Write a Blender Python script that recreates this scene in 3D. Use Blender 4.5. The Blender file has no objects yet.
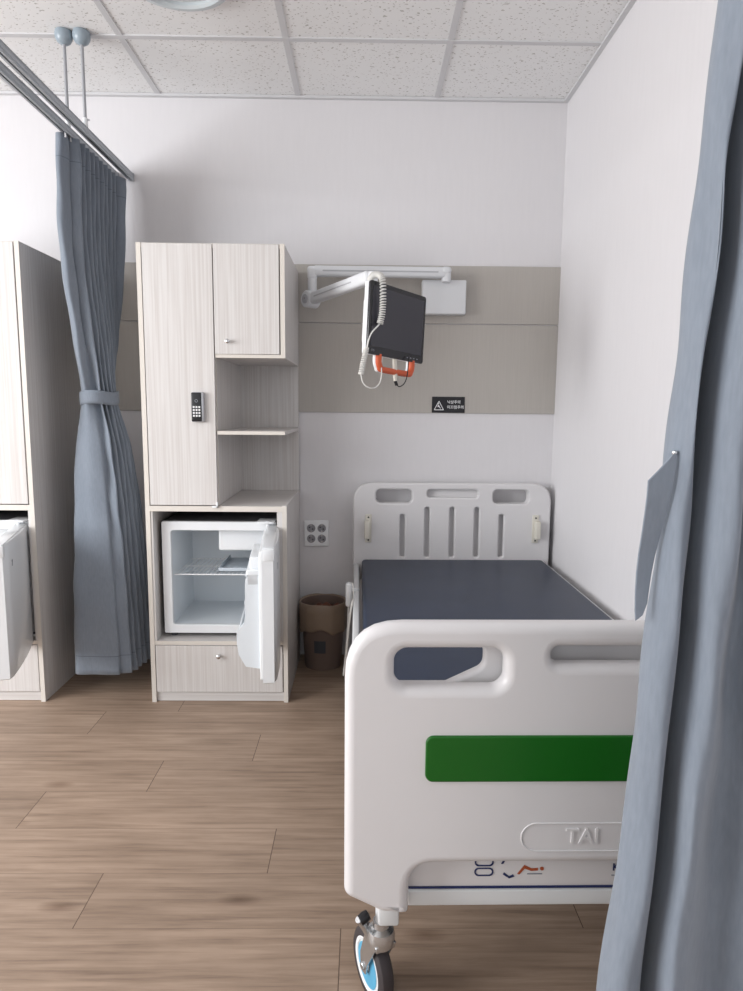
import bpy, bmesh, math, random
from mathutils import Vector, Matrix
random.seed(4)
PI = math.pi
sc = bpy.context.scene
COL = sc.collection

# ---------------------------------------------------------------- camera
def cam_axes(p, y, r):
    cp, sp, cy, sy, cr, sr = math.cos(p), math.sin(p), math.cos(y), math.sin(y), math.cos(r), math.sin(r)
    fwd = Vector((sy*cp, cy*cp, -sp)); right = Vector((cy, -sy, 0)); up = right.cross(fwd)
    return right*cr + up*sr, fwd, -right*sr + up*cr
rt, fw, up = cam_axes(.1322, .0122, .0086)
cd = bpy.data.cameras.new('camera'); cam = bpy.data.objects.new('camera', cd); COL.objects.link(cam)
cam.matrix_world = Matrix(((rt.x, up.x, -fw.x, 0), (rt.y, up.y, -fw.y, 0), (rt.z, up.z, -fw.z, 1.235), (0, 0, 0, 1)))
cd.sensor_fit = 'HORIZONTAL'; cd.sensor_width = 36; cd.lens = 36*661.75/743; cd.clip_start = .05
sc.camera = cam

# ---------------------------------------------------------------- world, lights, exposure
w = bpy.data.worlds.new('world'); sc.world = w; w.use_nodes = True
bg = w.node_tree.nodes['Background']; bg.inputs[0].default_value = (.93, .965, 1, 1); bg.inputs[1].default_value = .42
def area(name, loc, target, sx, sy, power, col):
    l = bpy.data.lights.new(name, 'AREA'); l.shape = 'RECTANGLE'; l.size = sx; l.size_y = sy; l.energy = power; l.color = col
    o = bpy.data.objects.new(name, l); COL.objects.link(o); o.location = loc
    o.rotation_euler = (Vector(target)-Vector(loc)).to_track_quat('-Z', 'Y').to_euler()
    return o
area('window_daylight', (-3.6, .5, 1.6), (.4, 1.5, 1.15), 2.6, 1.7, 120, (.97, .985, 1))
area('rear_window_daylight', (-1.2, -2.5, 1.7), (0, 2.6, 1.3), 3.2, 1.6, 14, (.97, .985, 1))
sc.view_settings.view_transform = 'Standard'; sc.view_settings.look = 'None'
sc.view_settings.gamma = 1; sc.view_settings.use_curve_mapping = False
sc.view_settings.exposure = 0.36

# ---------------------------------------------------------------- materials
def srgb(h):
    h = h.lstrip('#'); v = [int(h[i:i+2], 16)/255 for i in (0, 2, 4)]
    return tuple((c/12.92 if c <= .04045 else ((c+.055)/1.055)**2.4) for c in v)+(1,)
def mat(name, col, rough=.5, metal=0, bump=None, var=None, **kw):
    m = bpy.data.materials.new(name); m.use_nodes = True; nt = m.node_tree; b = nt.nodes['Principled BSDF']
    c = srgb(col) if isinstance(col, str) else col
    b.inputs['Base Color'].default_value = c; b.inputs['Roughness'].default_value = rough; b.inputs['Metallic'].default_value = metal
    for k, v in kw.items(): b.inputs[k.replace('_', ' ')].default_value = v
    tc = nt.nodes.new('ShaderNodeTexCoord')
    def noise(scale, detail=3):
        mp = nt.nodes.new('ShaderNodeMapping'); nt.links.new(tc.outputs['Object'], mp.inputs[0])
        mp.inputs['Scale'].default_value = scale if hasattr(scale, '__len__') else (scale,)*3
        n = nt.nodes.new('ShaderNodeTexNoise'); n.inputs['Scale'].default_value = 1; n.inputs['Detail'].default_value = detail
        nt.links.new(mp.outputs[0], n.inputs[0]); return n
    if bump:
        n = noise(bump[0]); bp = nt.nodes.new('ShaderNodeBump'); bp.inputs['Strength'].default_value = bump[1]; bp.inputs['Distance'].default_value = bump[2] if len(bump) > 2 else .001
        nt.links.new(n.outputs[0], bp.inputs['Height']); nt.links.new(bp.outputs[0], b.inputs['Normal'])
    if var:
        n = noise(var[0], 5); r = nt.nodes.new('ShaderNodeValToRGB')
        r.color_ramp.elements[0].position = var[2] if len(var) > 2 else .3; r.color_ramp.elements[1].position = var[3] if len(var) > 3 else .7
        r.color_ramp.elements[0].color = srgb(var[1]); r.color_ramp.elements[1].color = c
        nt.links.new(n.outputs[0], r.inputs[0]); nt.links.new(r.outputs[0], b.inputs['Base Color'])
    return m
def N(nt, t, **kw):
    n = nt.nodes.new('ShaderNode'+t)
    for k, v in kw.items(): setattr(n, k, v)
    return n
def math_node(nt, op, a, b=None):
    n = N(nt, 'Math', operation=op)
    for i, x in enumerate((a, b)):
        if x is None: continue
        if isinstance(x, (int, float)): n.inputs[i].default_value = x
        else: nt.links.new(x, n.inputs[i])
    return n.outputs[0]

M = {}
M['wall'] = mat('wallpaper', '#dedcde', .85, bump=((160, 160, 60), .2, .0006), var=((60, 60, 8), '#dcdadc'))
M['panel'] = mat('wainscot_board', '#b6b1ab', .7, var=((220, 220, 6), '#b1aca6'), bump=((300, 300, 20), .1, .0004))
M['panel_edge'] = mat('wainscot_edge', '#55504c', .8)
M['grid'] = mat('ceiling_grid_paint', '#d0d0d2', .5)
M['wood'] = mat('pale_wood_laminate', '#d8d5d3', .55, var=((130, 130, 2.2), '#cbc6c3', .35, .62), bump=((300, 300, 6), .08, .0004))
M['wood_h'] = mat('pale_wood_laminate_flat', '#d8d5d3', .55, var=((2.2, 130, 130), '#cbc6c3', .35, .62))
M['edge'] = mat('laminate_edge_band', '#dbd5cd', .5)
M['edge_dark'] = mat('gap_shadow_strip', '#4a4340', .8)
M['white'] = mat('white_plastic', '#eceef0', .35)
M['fridge'] = mat('fridge_white_enamel', '#e9ecef', .28, Coat_Weight=.3)
M['liner'] = mat('fridge_liner', '#e3e9ee', .4)
M['fridge_shell'] = mat('fridge_shell_grey', '#55555a', .5)
M['wire'] = mat('white_coated_wire', '#f0f2f4', .35)
M['tray'] = mat('drip_tray_plastic', '#c3ccd4', .3)
M['chrome'] = mat('chrome', '#d8dadc', .18, 1)
M['steel'] = mat('zinc_steel', '#cfd1d3', .25, .9)
M['black'] = mat('black_plastic', '#15151a', .35)
M['blackgloss'] = mat('black_gloss', '#0c0c14', .08)
M['silver'] = mat('silver_plastic', '#b9bbc0', .3, .5)
M['mark'] = mat('white_print', '#e9e9ea', .6)
M['greymark'] = mat('grey_print', '#8d9098', .6)
M['bed'] = mat('bed_ivory_plastic', '#dcdadb', .34, bump=(500, .06, .0003))
M['bed_in'] = mat('bed_inner_grey_plastic', '#a9a6a6', .5)
M['bed_frame'] = mat('bed_frame_paint', '#dcdedf', .35)
M['green'] = mat('green_inlay', '#025c06', .45, bump=(300, .2, .0004))
M['cream'] = mat('cream_plastic', '#dad6cb', .5)
M['vinyl'] = mat('navy_vinyl', '#2e384c', .45, bump=(260, .22, .0005), var=(9, '#2a3447'))
M['curtain'] = mat('blue_grey_curtain', '#7d8692', .75, bump=((900, 900, 900), .25, .0004), var=((200, 200, 40), '#757e8a'), Sheen_Weight=.25)
def stitch_lines(m, heights, col):
    nt = m.node_tree; b = nt.nodes['Principled BSDF']; src = b.inputs['Base Color'].links[0].from_socket
    tc = N(nt, 'TexCoord'); sp = N(nt, 'SeparateXYZ'); nt.links.new(tc.outputs['Object'], sp.inputs[0]); f = None
    for h in heights:
        g = math_node(nt, 'LESS_THAN', math_node(nt, 'ABSOLUTE', math_node(nt, 'SUBTRACT', sp.outputs['Z'], h)), .0016)
        f = g if f is None else math_node(nt, 'MAXIMUM', f, g)
    mx = N(nt, 'MixRGB'); nt.links.new(f, mx.inputs[0]); nt.links.new(src, mx.inputs[1]); mx.inputs[2].default_value = srgb(col); nt.links.new(mx.outputs[0], b.inputs['Base Color'])
stitch_lines(M['curtain'], (.185, 2.165), '#5d6876')
M['hem'] = mat('curtain_stitch', '#8290a0', .8)
M['rail'] = mat('aluminium_rail', '#b0b5bb', .45, .35)
M['rail_slot'] = mat('rail_slot_dark', '#3a3c40', .6)
M['cap'] = mat('blue_grey_cap', '#93a0aa', .3)
M['rod'] = mat('rod_paint', '#a9abb0', .4, .3)
M['arm'] = mat('arm_white_paint', '#dfe1e4', .38)
M['screen'] = mat('screen_glass', '#34343d', .16)
M['bezel'] = mat('screen_bezel', '#14151d', .22)
M['orange'] = mat('orange_grip', '#d5603a', .5)
M['cord'] = mat('white_cord', '#e4e3df', .45)
M['bin'] = mat('brown_bin_plastic', '#75645c', .5)
M['bag'] = mat('bin_liner_film', '#93806f', .38, bump=(45, .5, .004))
M['bag_in'] = mat('bin_rubbish_brown', '#6e4433', .7, bump=(60, .6, .004))
M['bin_label'] = mat('bin_label', '#3e4147', .5)
M['tyre'] = mat('grey_rubber_tyre', '#3c3638', .6)
M['hub'] = mat('blue_hub', '#58a9cf', .4)
M['navy'] = mat('navy_print', '#1f2c5c', .5)
M['rust'] = mat('rust_print', '#a8502c', .5)
M['plate'] = mat('grey_plate', '#b7b8bd', .45)
M['sockhole'] = mat('socket_recess', '#8c8c92', .5)
M['lamp_ring'] = mat('lamp_ring', '#c4ccd0', .3)
M['lamp_face'] = mat('lamp_diffuser', '#d9dee0', .4)
M['dark'] = mat('dark_hole', '#1c1b1d', .7)

def floor_material():
    m = bpy.data.materials.new('wood_plank_vinyl'); m.use_nodes = True; nt = m.node_tree; L = nt.links; b = nt.nodes['Principled BSDF']
    tc = N(nt, 'TexCoord'); sp = N(nt, 'SeparateXYZ'); L.new(tc.outputs['Object'], sp.inputs[0])
    PW, PL = .1888, 1.22
    v = math_node(nt, 'DIVIDE', math_node(nt, 'SUBTRACT', 2.565+PW*16, sp.outputs['Y']), PW)
    row = math_node(nt, 'FLOOR', v); fv = math_node(nt, 'FRACT', v)
    r16 = math_node(nt, 'FRACT', math_node(nt, 'DIVIDE', math_node(nt, 'ADD', row, .5), 16))
    ramp = N(nt, 'ValToRGB'); ramp.color_ramp.interpolation = 'CONSTANT'
    joints = [-1.04, -.384, -.694, -1.015, -.25, -.685, -.047, -.9, -.4, -1.1, -.2, -.8, -.05, -.6, -.33, -.75]
    el = ramp.color_ramp.elements
    for i, j in enumerate(joints):
        f = (j/PL) % 1
        e = el[0] if i == 0 else (el[1] if i == 1 else el.new(i/16))
        e.position = i/16; e.color = (f, f, f, 1)
    L.new(r16, ramp.inputs[0])
    u = math_node(nt, 'SUBTRACT', math_node(nt, 'ADD', math_node(nt, 'DIVIDE', sp.outputs['X'], PL), 20), ramp.outputs[0])
    plank = math_node(nt, 'FLOOR', u); fu = math_node(nt, 'FRACT', u)
    # seam mask
    du = math_node(nt, 'MULTIPLY', math_node(nt, 'MINIMUM', fu, math_node(nt, 'SUBTRACT', 1, fu)), PL)
    dv = math_node(nt, 'MULTIPLY', math_node(nt, 'MINIMUM', fv, math_node(nt, 'SUBTRACT', 1, fv)), PW)
    su = math_node(nt, 'LESS_THAN', du, .0012); sv = math_node(nt, 'LESS_THAN', dv, .0009)
    seam = math_node(nt, 'MAXIMUM', su, math_node(nt, 'MULTIPLY', sv, .45))
    cmb = N(nt, 'CombineXYZ'); L.new(row, cmb.inputs[0]); L.new(plank, cmb.inputs[1])
    wn = N(nt, 'TexWhiteNoise'); wn.noise_dimensions = '3D'; L.new(cmb.outputs[0], wn.inputs['Vector'])
    # grain
    off = N(nt, 'VectorMath', operation='MULTIPLY_ADD'); L.new(wn.outputs['Color'], off.inputs[0]); off.inputs[1].default_value = (9, 9, 9)
    L.new(tc.outputs['Object'], off.inputs[2])
    mp = N(nt, 'Mapping'); mp.inputs['Scale'].default_value = (2.0, 38, 1); L.new(off.outputs[0], mp.inputs[0])
    n1 = N(nt, 'TexNoise'); n1.inputs['Scale'].default_value = 1.5; n1.inputs['Detail'].default_value = 8; n1.inputs['Roughness'].default_value = .65; n1.inputs['Distortion'].default_value = .25
    L.new(mp.outputs[0], n1.inputs[0])
    mp2 = N(nt, 'Mapping'); mp2.inputs['Scale'].default_value = (2.2, 6, 1); L.new(off.outputs[0], mp2.inputs[0])
    n2 = N(nt, 'TexNoise'); n2.inputs['Scale'].default_value = 1.3; n2.inputs['Detail'].default_value = 4; L.new(mp2.outputs[0], n2.inputs[0])
    c1 = N(nt, 'ValToRGB'); e = c1.color_ramp.elements; e[0].position = .28; e[0].color = srgb('#7f6c5e'); e[1].position = .62; e[1].color = srgb('#ab9583')
    x = e.new(.42); x.color = srgb('#978271'); L.new(n1.outputs[0], c1.inputs[0])
    c2 = N(nt, 'ValToRGB'); e = c2.color_ramp.elements; e[0].position = .3; e[0].color = (.84, .82, .80, 1); e[1].position = .6; e[1].color = (1.06, 1.05, 1.04, 1); L.new(n2.outputs[0], c2.inputs[0])
    mx = N(nt, 'MixRGB', blend_type='MULTIPLY'); mx.inputs[0].default_value = 1; L.new(c1.outputs[0], mx.inputs[1]); L.new(c2.outputs[0], mx.inputs[2])
    # knots
    vo = N(nt, 'TexVoronoi'); vo.inputs['Scale'].default_value = 1; mp3 = N(nt, 'Mapping'); mp3.inputs['Scale'].default_value = (2.6, 6.5, 1); L.new(off.outputs[0], mp3.inputs[0]); L.new(mp3.outputs[0], vo.inputs[0])
    kr = N(nt, 'ValToRGB'); e = kr.color_ramp.elements; e[0].position = .015; e[0].color = (.45, .38, .34, 1); e[1].position = .16; e[1].color = (1, 1, 1, 1); L.new(vo.outputs['Distance'], kr.inputs[0])
    mk = N(nt, 'MixRGB', blend_type='MULTIPLY'); mk.inputs[0].default_value = .8; L.new(mx.outputs[0], mk.inputs[1]); L.new(kr.outputs[0], mk.inputs[2])
    hv = N(nt, 'HueSaturation'); L.new(mk.outputs[0], hv.inputs['Color']); L.new(math_node(nt, 'ADD', math_node(nt, 'MULTIPLY', wn.outputs['Value'], .14), .93), hv.inputs['Value'])
    ms = N(nt, 'MixRGB'); L.new(seam, ms.inputs[0]); L.new(hv.outputs[0], ms.inputs[1]); ms.inputs[2].default_value = srgb('#5c4a3e')
    L.new(ms.outputs[0], b.inputs['Base Color']); b.inputs['Roughness'].default_value = .5
    bp = N(nt, 'Bump'); bp.inputs['Strength'].default_value = .2; bp.inputs['Distance'].default_value = .001; L.new(n1.outputs[0], bp.inputs['Height']); L.new(bp.outputs[0], b.inputs['Normal'])
    return m
M['floor'] = floor_material()

def ceiling_material():
    m = bpy.data.materials.new('fissured_ceiling_tile'); m.use_nodes = True; nt = m.node_tree; L = nt.links; b = nt.nodes['Principled BSDF']
    tc = N(nt, 'TexCoord')
    n = N(nt, 'TexNoise'); n.inputs['Scale'].default_value = 30; n.inputs['Detail'].default_value = 2
    L.new(tc.outputs['Object'], n.inputs[0])
    mxv = N(nt, 'VectorMath', operation='MULTIPLY_ADD'); L.new(n.outputs['Color'], mxv.inputs[0]); mxv.inputs[1].default_value = (.03, .03, 0); L.new(tc.outputs['Object'], mxv.inputs[2])
    fac = []
    for sc_, thr, seed in ((46, .13, 0), (95, .15, 3.3)):
        mp = N(nt, 'Mapping'); mp.inputs['Scale'].default_value = (sc_*.55, sc_, 1); mp.inputs['Location'].default_value = (seed, seed, 0); mp.inputs['Rotation'].default_value = (0, 0, .5+seed)
        L.new(mxv.outputs[0], mp.inputs[0]); v = N(nt, 'TexVoronoi'); v.voronoi_dimensions = '2D'; v.inputs['Scale'].default_value = 1; L.new(mp.outputs[0], v.inputs[0])
        # keep only some cells
        keep = math_node(nt, 'GREATER_THAN', N_sep(nt, v.outputs['Color']), .6)
        fac.append(math_node(nt, 'MULTIPLY', math_node(nt, 'LESS_THAN', v.outputs['Distance'], thr), keep))
    f = math_node(nt, 'MAXIMUM', fac[0], fac[1])
    mx = N(nt, 'MixRGB'); L.new(f, mx.inputs[0]); mx.inputs[1].default_value = srgb('#efefef'); mx.inputs[2].default_value = srgb('#bfbdba')
    L.new(mx.outputs[0], b.inputs['Base Color']); b.inputs['Roughness'].default_value = .9
    bp = N(nt, 'Bump'); bp.invert = True; bp.inputs['Strength'].default_value = .4; bp.inputs['Distance'].default_value = .001; L.new(f, bp.inputs['Height']); L.new(bp.outputs[0], b.inputs['Normal'])
    return m
def N_sep(nt, sock):
    s = N(nt, 'SeparateColor'); nt.links.new(sock, s.inputs[0]); return s.outputs[0]
M['ceiling'] = ceiling_material()

# ---------------------------------------------------------------- mesh helpers
class MB:
    def __init__(s): s.bm = bmesh.new(); s.mats = []
    def mi(s, m):
        if m not in s.mats: s.mats.append(m)
        return s.mats.index(m)
    def _merge(s, b2, m, smooth=False, mtx=None):
        if mtx is not None: bmesh.ops.transform(b2, matrix=mtx, verts=b2.verts)
        me = bpy.data.meshes.new('t'); b2.to_mesh(me); b2.free()
        n0 = len(s.bm.faces); s.bm.from_mesh(me); bpy.data.meshes.remove(me); s.bm.faces.ensure_lookup_table()
        k = s.mi(m)
        for f in s.bm.faces[n0:]: f.material_index = k; f.smooth = smooth
        return s
    def box(s, x0, x1, y0, y1, z0, z1, m, bev=0, seg=2, mtx=None):
        b = bmesh.new(); bmesh.ops.create_cube(b, size=1)
        bmesh.ops.transform(b, matrix=Matrix.Translation(((x0+x1)/2, (y0+y1)/2, (z0+z1)/2)) @ Matrix.Diagonal((abs(x1-x0), abs(y1-y0), abs(z1-z0), 1)), verts=b.verts)
        if bev: bmesh.ops.bevel(b, geom=b.edges[:], offset=bev, segments=seg, profile=.5, affect='EDGES')
        return s._merge(b, m, bool(bev), mtx)
    def lathe(s, prof, m, mtx=None, n=32, smooth=True):     # prof [(r,z)]
        b = bmesh.new(); rings = []
        for r, z in prof:
            rings.append([b.verts.new((r*math.cos(2*PI*i/n), r*math.sin(2*PI*i/n), z)) for i in range(n)] if r > 1e-6 else [b.verts.new((0, 0, z))])
        for a, c in zip(rings, rings[1:]):
            for i in range(n):
                j = (i+1) % n
                if len(a) == 1 and len(c) == 1: continue
                if len(a) == 1: b.faces.new((a[0], c[j], c[i]))
                elif len(c) == 1: b.faces.new((a[i], a[j], c[0]))
                else: b.faces.new((a[i], a[j], c[j], c[i]))
        bmesh.ops.recalc_face_normals(b, faces=b.faces[:])
        return s._merge(b, m, smooth, mtx)
    def cyl(s, p, q, r, m, n=20, r2=None):
        p, q = Vector(p), Vector(q); d = q-p; L = d.length
        mt = Matrix.Translation(p) @ d.to_track_quat('Z', 'Y').to_matrix().to_4x4()
        r2 = r if r2 is None else r2; e = min(r, r2, L)*.12
        return s.lathe([(0, 0), (r-e, 0), (r, e), (r2, L-e), (r2-e, L), (0, L)], m, mt, n)
    def tube(s, pts, r, m, n=8, closed=False, up=None):
        pts = [Vector(p) for p in pts]; b = bmesh.new(); rings = []
        K = len(pts); t0 = (pts[1]-pts[0]).normalized(); nrm = t0.orthogonal().normalized() if up is None else Vector(up)
        for i, p in enumerate(pts):
            a = pts[(i-1) % K] if (closed or i > 0) else pts[i]; c = pts[(i+1) % K] if (closed or i < K-1) else pts[i]
            t = (c-a).normalized(); nrm = (nrm-t*nrm.dot(t)).normalized(); bn = t.cross(nrm)
            rr = r[i] if hasattr(r, '__len__') else r
            rings.append([b.verts.new(p+(nrm*math.cos(2*PI*k/n)+bn*math.sin(2*PI*k/n))*rr) for k in range(n)])
        for i in range(K if closed else K-1):
            a, c = rings[i], rings[(i+1) % K]
            for k in range(n): b.faces.new((a[k], a[(k+1) % n], c[(k+1) % n], c[k]))
        if not closed: b.faces.new(rings[0][::-1]); b.faces.new(rings[-1])
        bmesh.ops.recalc_face_normals(b, faces=b.faces[:])
        return s._merge(b, m, True)
    def mesh(s, me, m, mtx=None, smooth=False):
        b = bmesh.new(); b.from_mesh(me); return s._merge(b, m, smooth, mtx)
    def build(s, name, parent=None, loc=None, auto=True):
        me = bpy.data.meshes.new(name); s.bm.to_mesh(me); s.bm.free()
        for m in s.mats: me.materials.append(M[m])
        if auto: me.set_sharp_from_angle(angle=math.radians(40))
        o = bpy.data.objects.new(name, me); COL.objects.link(o)
        if parent is not None: o.parent = parent
        if loc is not None: o.location = loc
        return o
def tag(o, label=None, cat=None, group=None, kind=None):
    for k, v in (('label', label), ('category', cat), ('group', group), ('kind', kind)):
        if v: o[k] = v
    return o
def empty(name, loc=(0, 0, 0), rz=0):
    o = bpy.data.objects.new(name, None); COL.objects.link(o); o.location = loc; o.rotation_euler = (0, 0, rz); o.empty_display_size = .1
    return o
def rrect(x0, x1, z0, z1, r, n=8):
    r = min(r, (x1-x0)/2-1e-5, (z1-z0)/2-1e-5); P = []
    for cx, cz, a0 in ((x1-r, z0+r, -90), (x1-r, z1-r, 0), (x0+r, z1-r, 90), (x0+r, z0+r, 180)):
        for k in range(n+1):
            a = math.radians(a0+90*k/n); P.append((cx+r*math.cos(a), cz+r*math.sin(a)))
    return P
def round_poly(pts, rads, n=7):
    P = []; K = len(pts)
    for i in range(K):
        p = Vector(pts[i]); a = Vector(pts[i-1]); c = Vector(pts[(i+1) % K]); r = rads[i]
        if r <= 0: P.append(tuple(p)); continue
        u, v = (a-p).normalized(), (c-p).normalized(); ang = u.angle(v); d = r/math.tan(ang/2); d = min(d, (a-p).length*.49, (c-p).length*.49)
        s, e = p+u*d, p+v*d
        for k in range(n+1):
            t = k/n; P.append(tuple(s*(1-t)**2+p*2*t*(1-t)+e*t*t))
    return P
def plate_mesh(loops, half, bev, res=4):
    """2-D loops (outline first, holes after) in x,z -> solid board, thickness 2*half about y=0, edges rounded by bev"""
    cu = bpy.data.curves.new('p', 'CURVE'); cu.dimensions = '2D'; cu.fill_mode = 'BOTH'
    cu.extrude = max(half-bev, 0); cu.bevel_depth = bev; cu.bevel_resolution = res; cu.offset = -bev
    for lp in loops:
        sp = cu.splines.new('POLY'); sp.points.add(len(lp)-1); sp.use_cyclic_u = True
        for i, (x, z) in enumerate(lp): sp.points[i].co = (x, z, 0, 1)
    o = bpy.data.objects.new('p', cu); COL.objects.link(o)
    dg = bpy.context.evaluated_depsgraph_get(); me = bpy.data.meshes.new_from_object(o.evaluated_get(dg))
    bpy.data.objects.remove(o); me.transform(Matrix.Rotation(PI/2, 4, 'X')); return me
def text_mesh(txt, size, depth=.0004, align='CENTER', bold=0):
    cu = bpy.data.curves.new('t', 'FONT'); cu.body = txt; cu.size = size; cu.extrude = depth; cu.align_x = align; cu.align_y = 'CENTER'; cu.offset = bold
    o = bpy.data.objects.new('t', cu); COL.objects.link(o)
    dg = bpy.context.evaluated_depsgraph_get(); me = bpy.data.meshes.new_from_object(o.evaluated_get(dg))
    bpy.data.objects.remove(o); me.transform(Matrix.Rotation(PI/2, 4, 'X')); return me
T = Matrix.Translation
def spline(pts, n):
    """Catmull-Rom through pts, n samples"""
    pts = [Vector(p) for p in pts]; K = len(pts)-1; out = []
    for i in range(n):
        t = i/(n-1)*K; k = min(int(t), K-1); f = t-k
        p0, p1, p2, p3 = pts[max(k-1, 0)], pts[k], pts[k+1], pts[min(k+2, K)]
        out.append(.5*((2*p1)+(p2-p0)*f+(2*p0-5*p1+4*p2-p3)*f*f+(3*p1-p0-3*p2+p3)*f**3))
    return out

# ---------------------------------------------------------------- room
ZC, YB, XR, XL, YF = 2.622, 3.2, .914, -4.0, -2.6
def struct(name, mb): return tag(mb.build(name), kind='structure')
struct('floor', MB().box(XL-.1, XR+.1, YF, YB+.1, -.1, 0, 'floor'))
struct('ceiling', MB().box(XL-.1, XR+.1, YF, YB+.1, ZC, ZC+.1, 'ceiling'))
struct('wall_back', MB().box(XL-.1, XR+.1, YB, YB+.1, 0, ZC, 'wall'))
struct('wall_right', MB().box(XR, XR+.1, YF, YB, 0, ZC, 'wall'))
struct('wall_left', MB().box(XL-.1, XL, YF, YB, 0, ZC, 'wall'))
struct('trim_1', MB().box(XL, XR, YB-.008, YB, 1.629, 1.892, 'panel', .0012, 1))
struct('trim_2', MB().box(XL, XR, YB-.008, YB, 1.211, 1.625, 'panel', .0012, 1))
g = MB()
for k in range(8):
    x = .945-.626*k
    if x < XR-.02: g.box(x-.012, x+.012, YF, YB, ZC-.004, ZC+.002, 'grid')
for k in range(9):
    y = 2.724-.626*k
    g.box(XL, XR, y-.012, y+.012, ZC-.005, ZC+.002, 'grid')
g.box(XL, XR, YB-.02, YB, ZC-.012, ZC-.001, 'grid'); g.box(XR-.02, XR, YF, YB-.02, ZC-.012, ZC-.001, 'grid')
struct('trim_3', g)

# ceiling lamp
lamp = empty('ceiling_lamp', (-.617, 2.335, ZC))
tag(lamp, 'round flush ceiling lamp with pale ring, at the top edge above the cabinet', 'lamp')
MB().lathe([(.185, 0), (.187, -.012), (.178, -.026), (.158, -.03), (.150, -.022), (.150, 0)], 'lamp_ring', n=64).build('ring', lamp)
MB().lathe([(.150, -.012), (.12, -.017), (0, -.02)], 'lamp_face', n=64).build('diffuser', lamp)

# ---------------------------------------------------------------- cabinets
def fridge_into(name, label, x0, x1, pivot_x, ang):
    """compact fridge with body between x0,x1; door hinged on the right, opened by ang"""
    y0, y1, z0, z1 = 2.70, 3.13, .285, .762
    w = x1-x0
    r = empty(name, (x0, y0, .262)); tag(r, label, 'fridge', 'small fridges in the tall cabinets')
    def P(mb, nm, par=r): return mb.build(nm, par, loc=None)
    X = lambda x: x; oz = -.262
    b = MB()
    # shell: grey outside, white front rim
    b.box(0, w, .02, y1-y0, z0+oz, z0+oz+.012, 'fridge_shell').box(0, w, .02, y1-y0, z1+oz-.008, z1+oz, 'fridge_shell')
    b.box(0, .008, .02, y1-y0, z0+oz, z1+oz, 'fridge_shell').box(w-.008, w, .02, y1-y0, z0+oz, z1+oz, 'fridge_shell').box(0, w, y1-y0-.01, y1-y0, z0+oz, z1+oz, 'fridge_shell')
    rim = .037
    b.mesh(plate_mesh([rrect(0, w, z0+oz, z1+oz, .006), rrect(rim, w-rim, z0+oz+rim, z1+oz-rim, .012)[::-1]], .011, .003), 'fridge', T((0, .011, 0)), True)
    P(b, 'body')
    b = MB()
    a0, a1, c0, c1, dd = rim-.004, w-rim+.004, z0+oz+rim-.004, z1+oz-rim+.004, .36
    b.box(a0-.004, a0, .012, dd, c0, c1, 'liner').box(a1, a1+.004, .012, dd, c0, c1, 'liner').box(a0, a1, .012, dd, c0-.004, c0, 'liner').box(a0, a1, .012, dd, c1, c1+.004, 'liner').box(a0, a1, dd, dd+.004, c0, c1, 'liner')
    P(b, 'liner')
    b = MB(); b.box(a0+.19, a1-.002, .05, dd-.03, c1-.100, c1-.002, 'fridge', .010, 3)
    P(b, 'freezer_box')
    b = MB(); zt = .531+oz
    b.tube([(a0+.006, .03, zt), (a1-.006, .03, zt)], .0028, 'wire'); b.tube([(a0+.006, dd-.04, zt), (a1-.006, dd-.04, zt)], .0028, 'wire'); b.tube([(a0+.006, .18, zt), (a1-.006, .18, zt)], .002, 'wire')
    for k in range(22):
        x = a0+.012+(a1-a0-.024)*k/21; b.tube([(x, .03, zt+.002), (x, dd-.04, zt+.002)], .0016, 'wire', 6)
    P(b, 'wire_shelf')
    b = MB(); b.box(a0+.185, a1-.006, .05, dd-.06, zt+.006, zt+.012, 'tray', .002).box(a0+.185, a1-.006, .05, .056, zt+.006, zt+.024, 'tray', .002).box(a0+.185, a0+.19, .05, dd-.06, zt+.006, zt+.024, 'tray', .002)
    P(b, 'drip_tray')
    for sx in (.03, w-.03):
        for sy in (.04, y1-y0-.04): P(MB().lathe([(0, 0), (.013, 0), (.015, .01), (.010, .024), (0, .024)], 'fridge_shell', T((sx, sy, 0))), 'foot')
    # hinge plate
    P(MB().box(w-.075, w-.004, -.035, .06, z1+oz-.002, z1+oz+.006, 'fridge', .002).cyl((w-.03, -.02, z1+oz-.014), (w-.03, -.02, z1+oz+.008), .008, 'fridge'), 'hinge_cover')
    # door, local frame: -X is the free end while closed, outer face -Y
    dr = empty('door', (pivot_x-x0, -.012, 0)); dr.parent = r; dr.rotation_euler = (0, 0, math.radians(ang))
    W = .445; d0, d1 = .258+oz, .748+oz
    def slab_outline(zz): pass
    b = MB()
    # cross-section in plan: gently bowed outer face
    K = 14; out = []
    for k in range(K+1):
        u = k/K; out.append((-W*u, -.046-.010*(1-(2*u-1)**2)))
    sec = [(0, 0)]+[(0, -.040)]+[(x, y) for x, y in out[1:-1]]+[(-W, -.040), (-W, 0)]
    bb = bmesh.new()
    zs = [(d0, .004), (d0+.004, 0), (d1-.004, 0), (d1, .004)]
    rings = []
    for z, ins in zs:
        rings.append([bb.verts.new((x*(1-ins/W*2)-ins, y*(1-ins/.05)-ins*.4, z)) for x, y in sec])
    for a, c in zip(rings, rings[1:]):
        for i in range(len(sec)):
            j = (i+1) % len(sec); bb.faces.new((a[i], a[j], c[j], c[i]))
    bb.faces.new(rings[0][::-1]); bb.faces.new(rings[-1]); bmesh.ops.recalc_face_normals(bb, faces=bb.faces[:])
    b._merge(bb, 'fridge', True)
    # top cap with grip recess edge
    b.box(-W+.004, -.004, -.044, -.002, d1-.001, d1+.003, 'fridge', .0015)
    b.box(-W-.003, -W+.02, -.045, -.004, d1-.045, d1-.002, 'fridge', .004)
    b.build('door_panel', dr)
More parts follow.
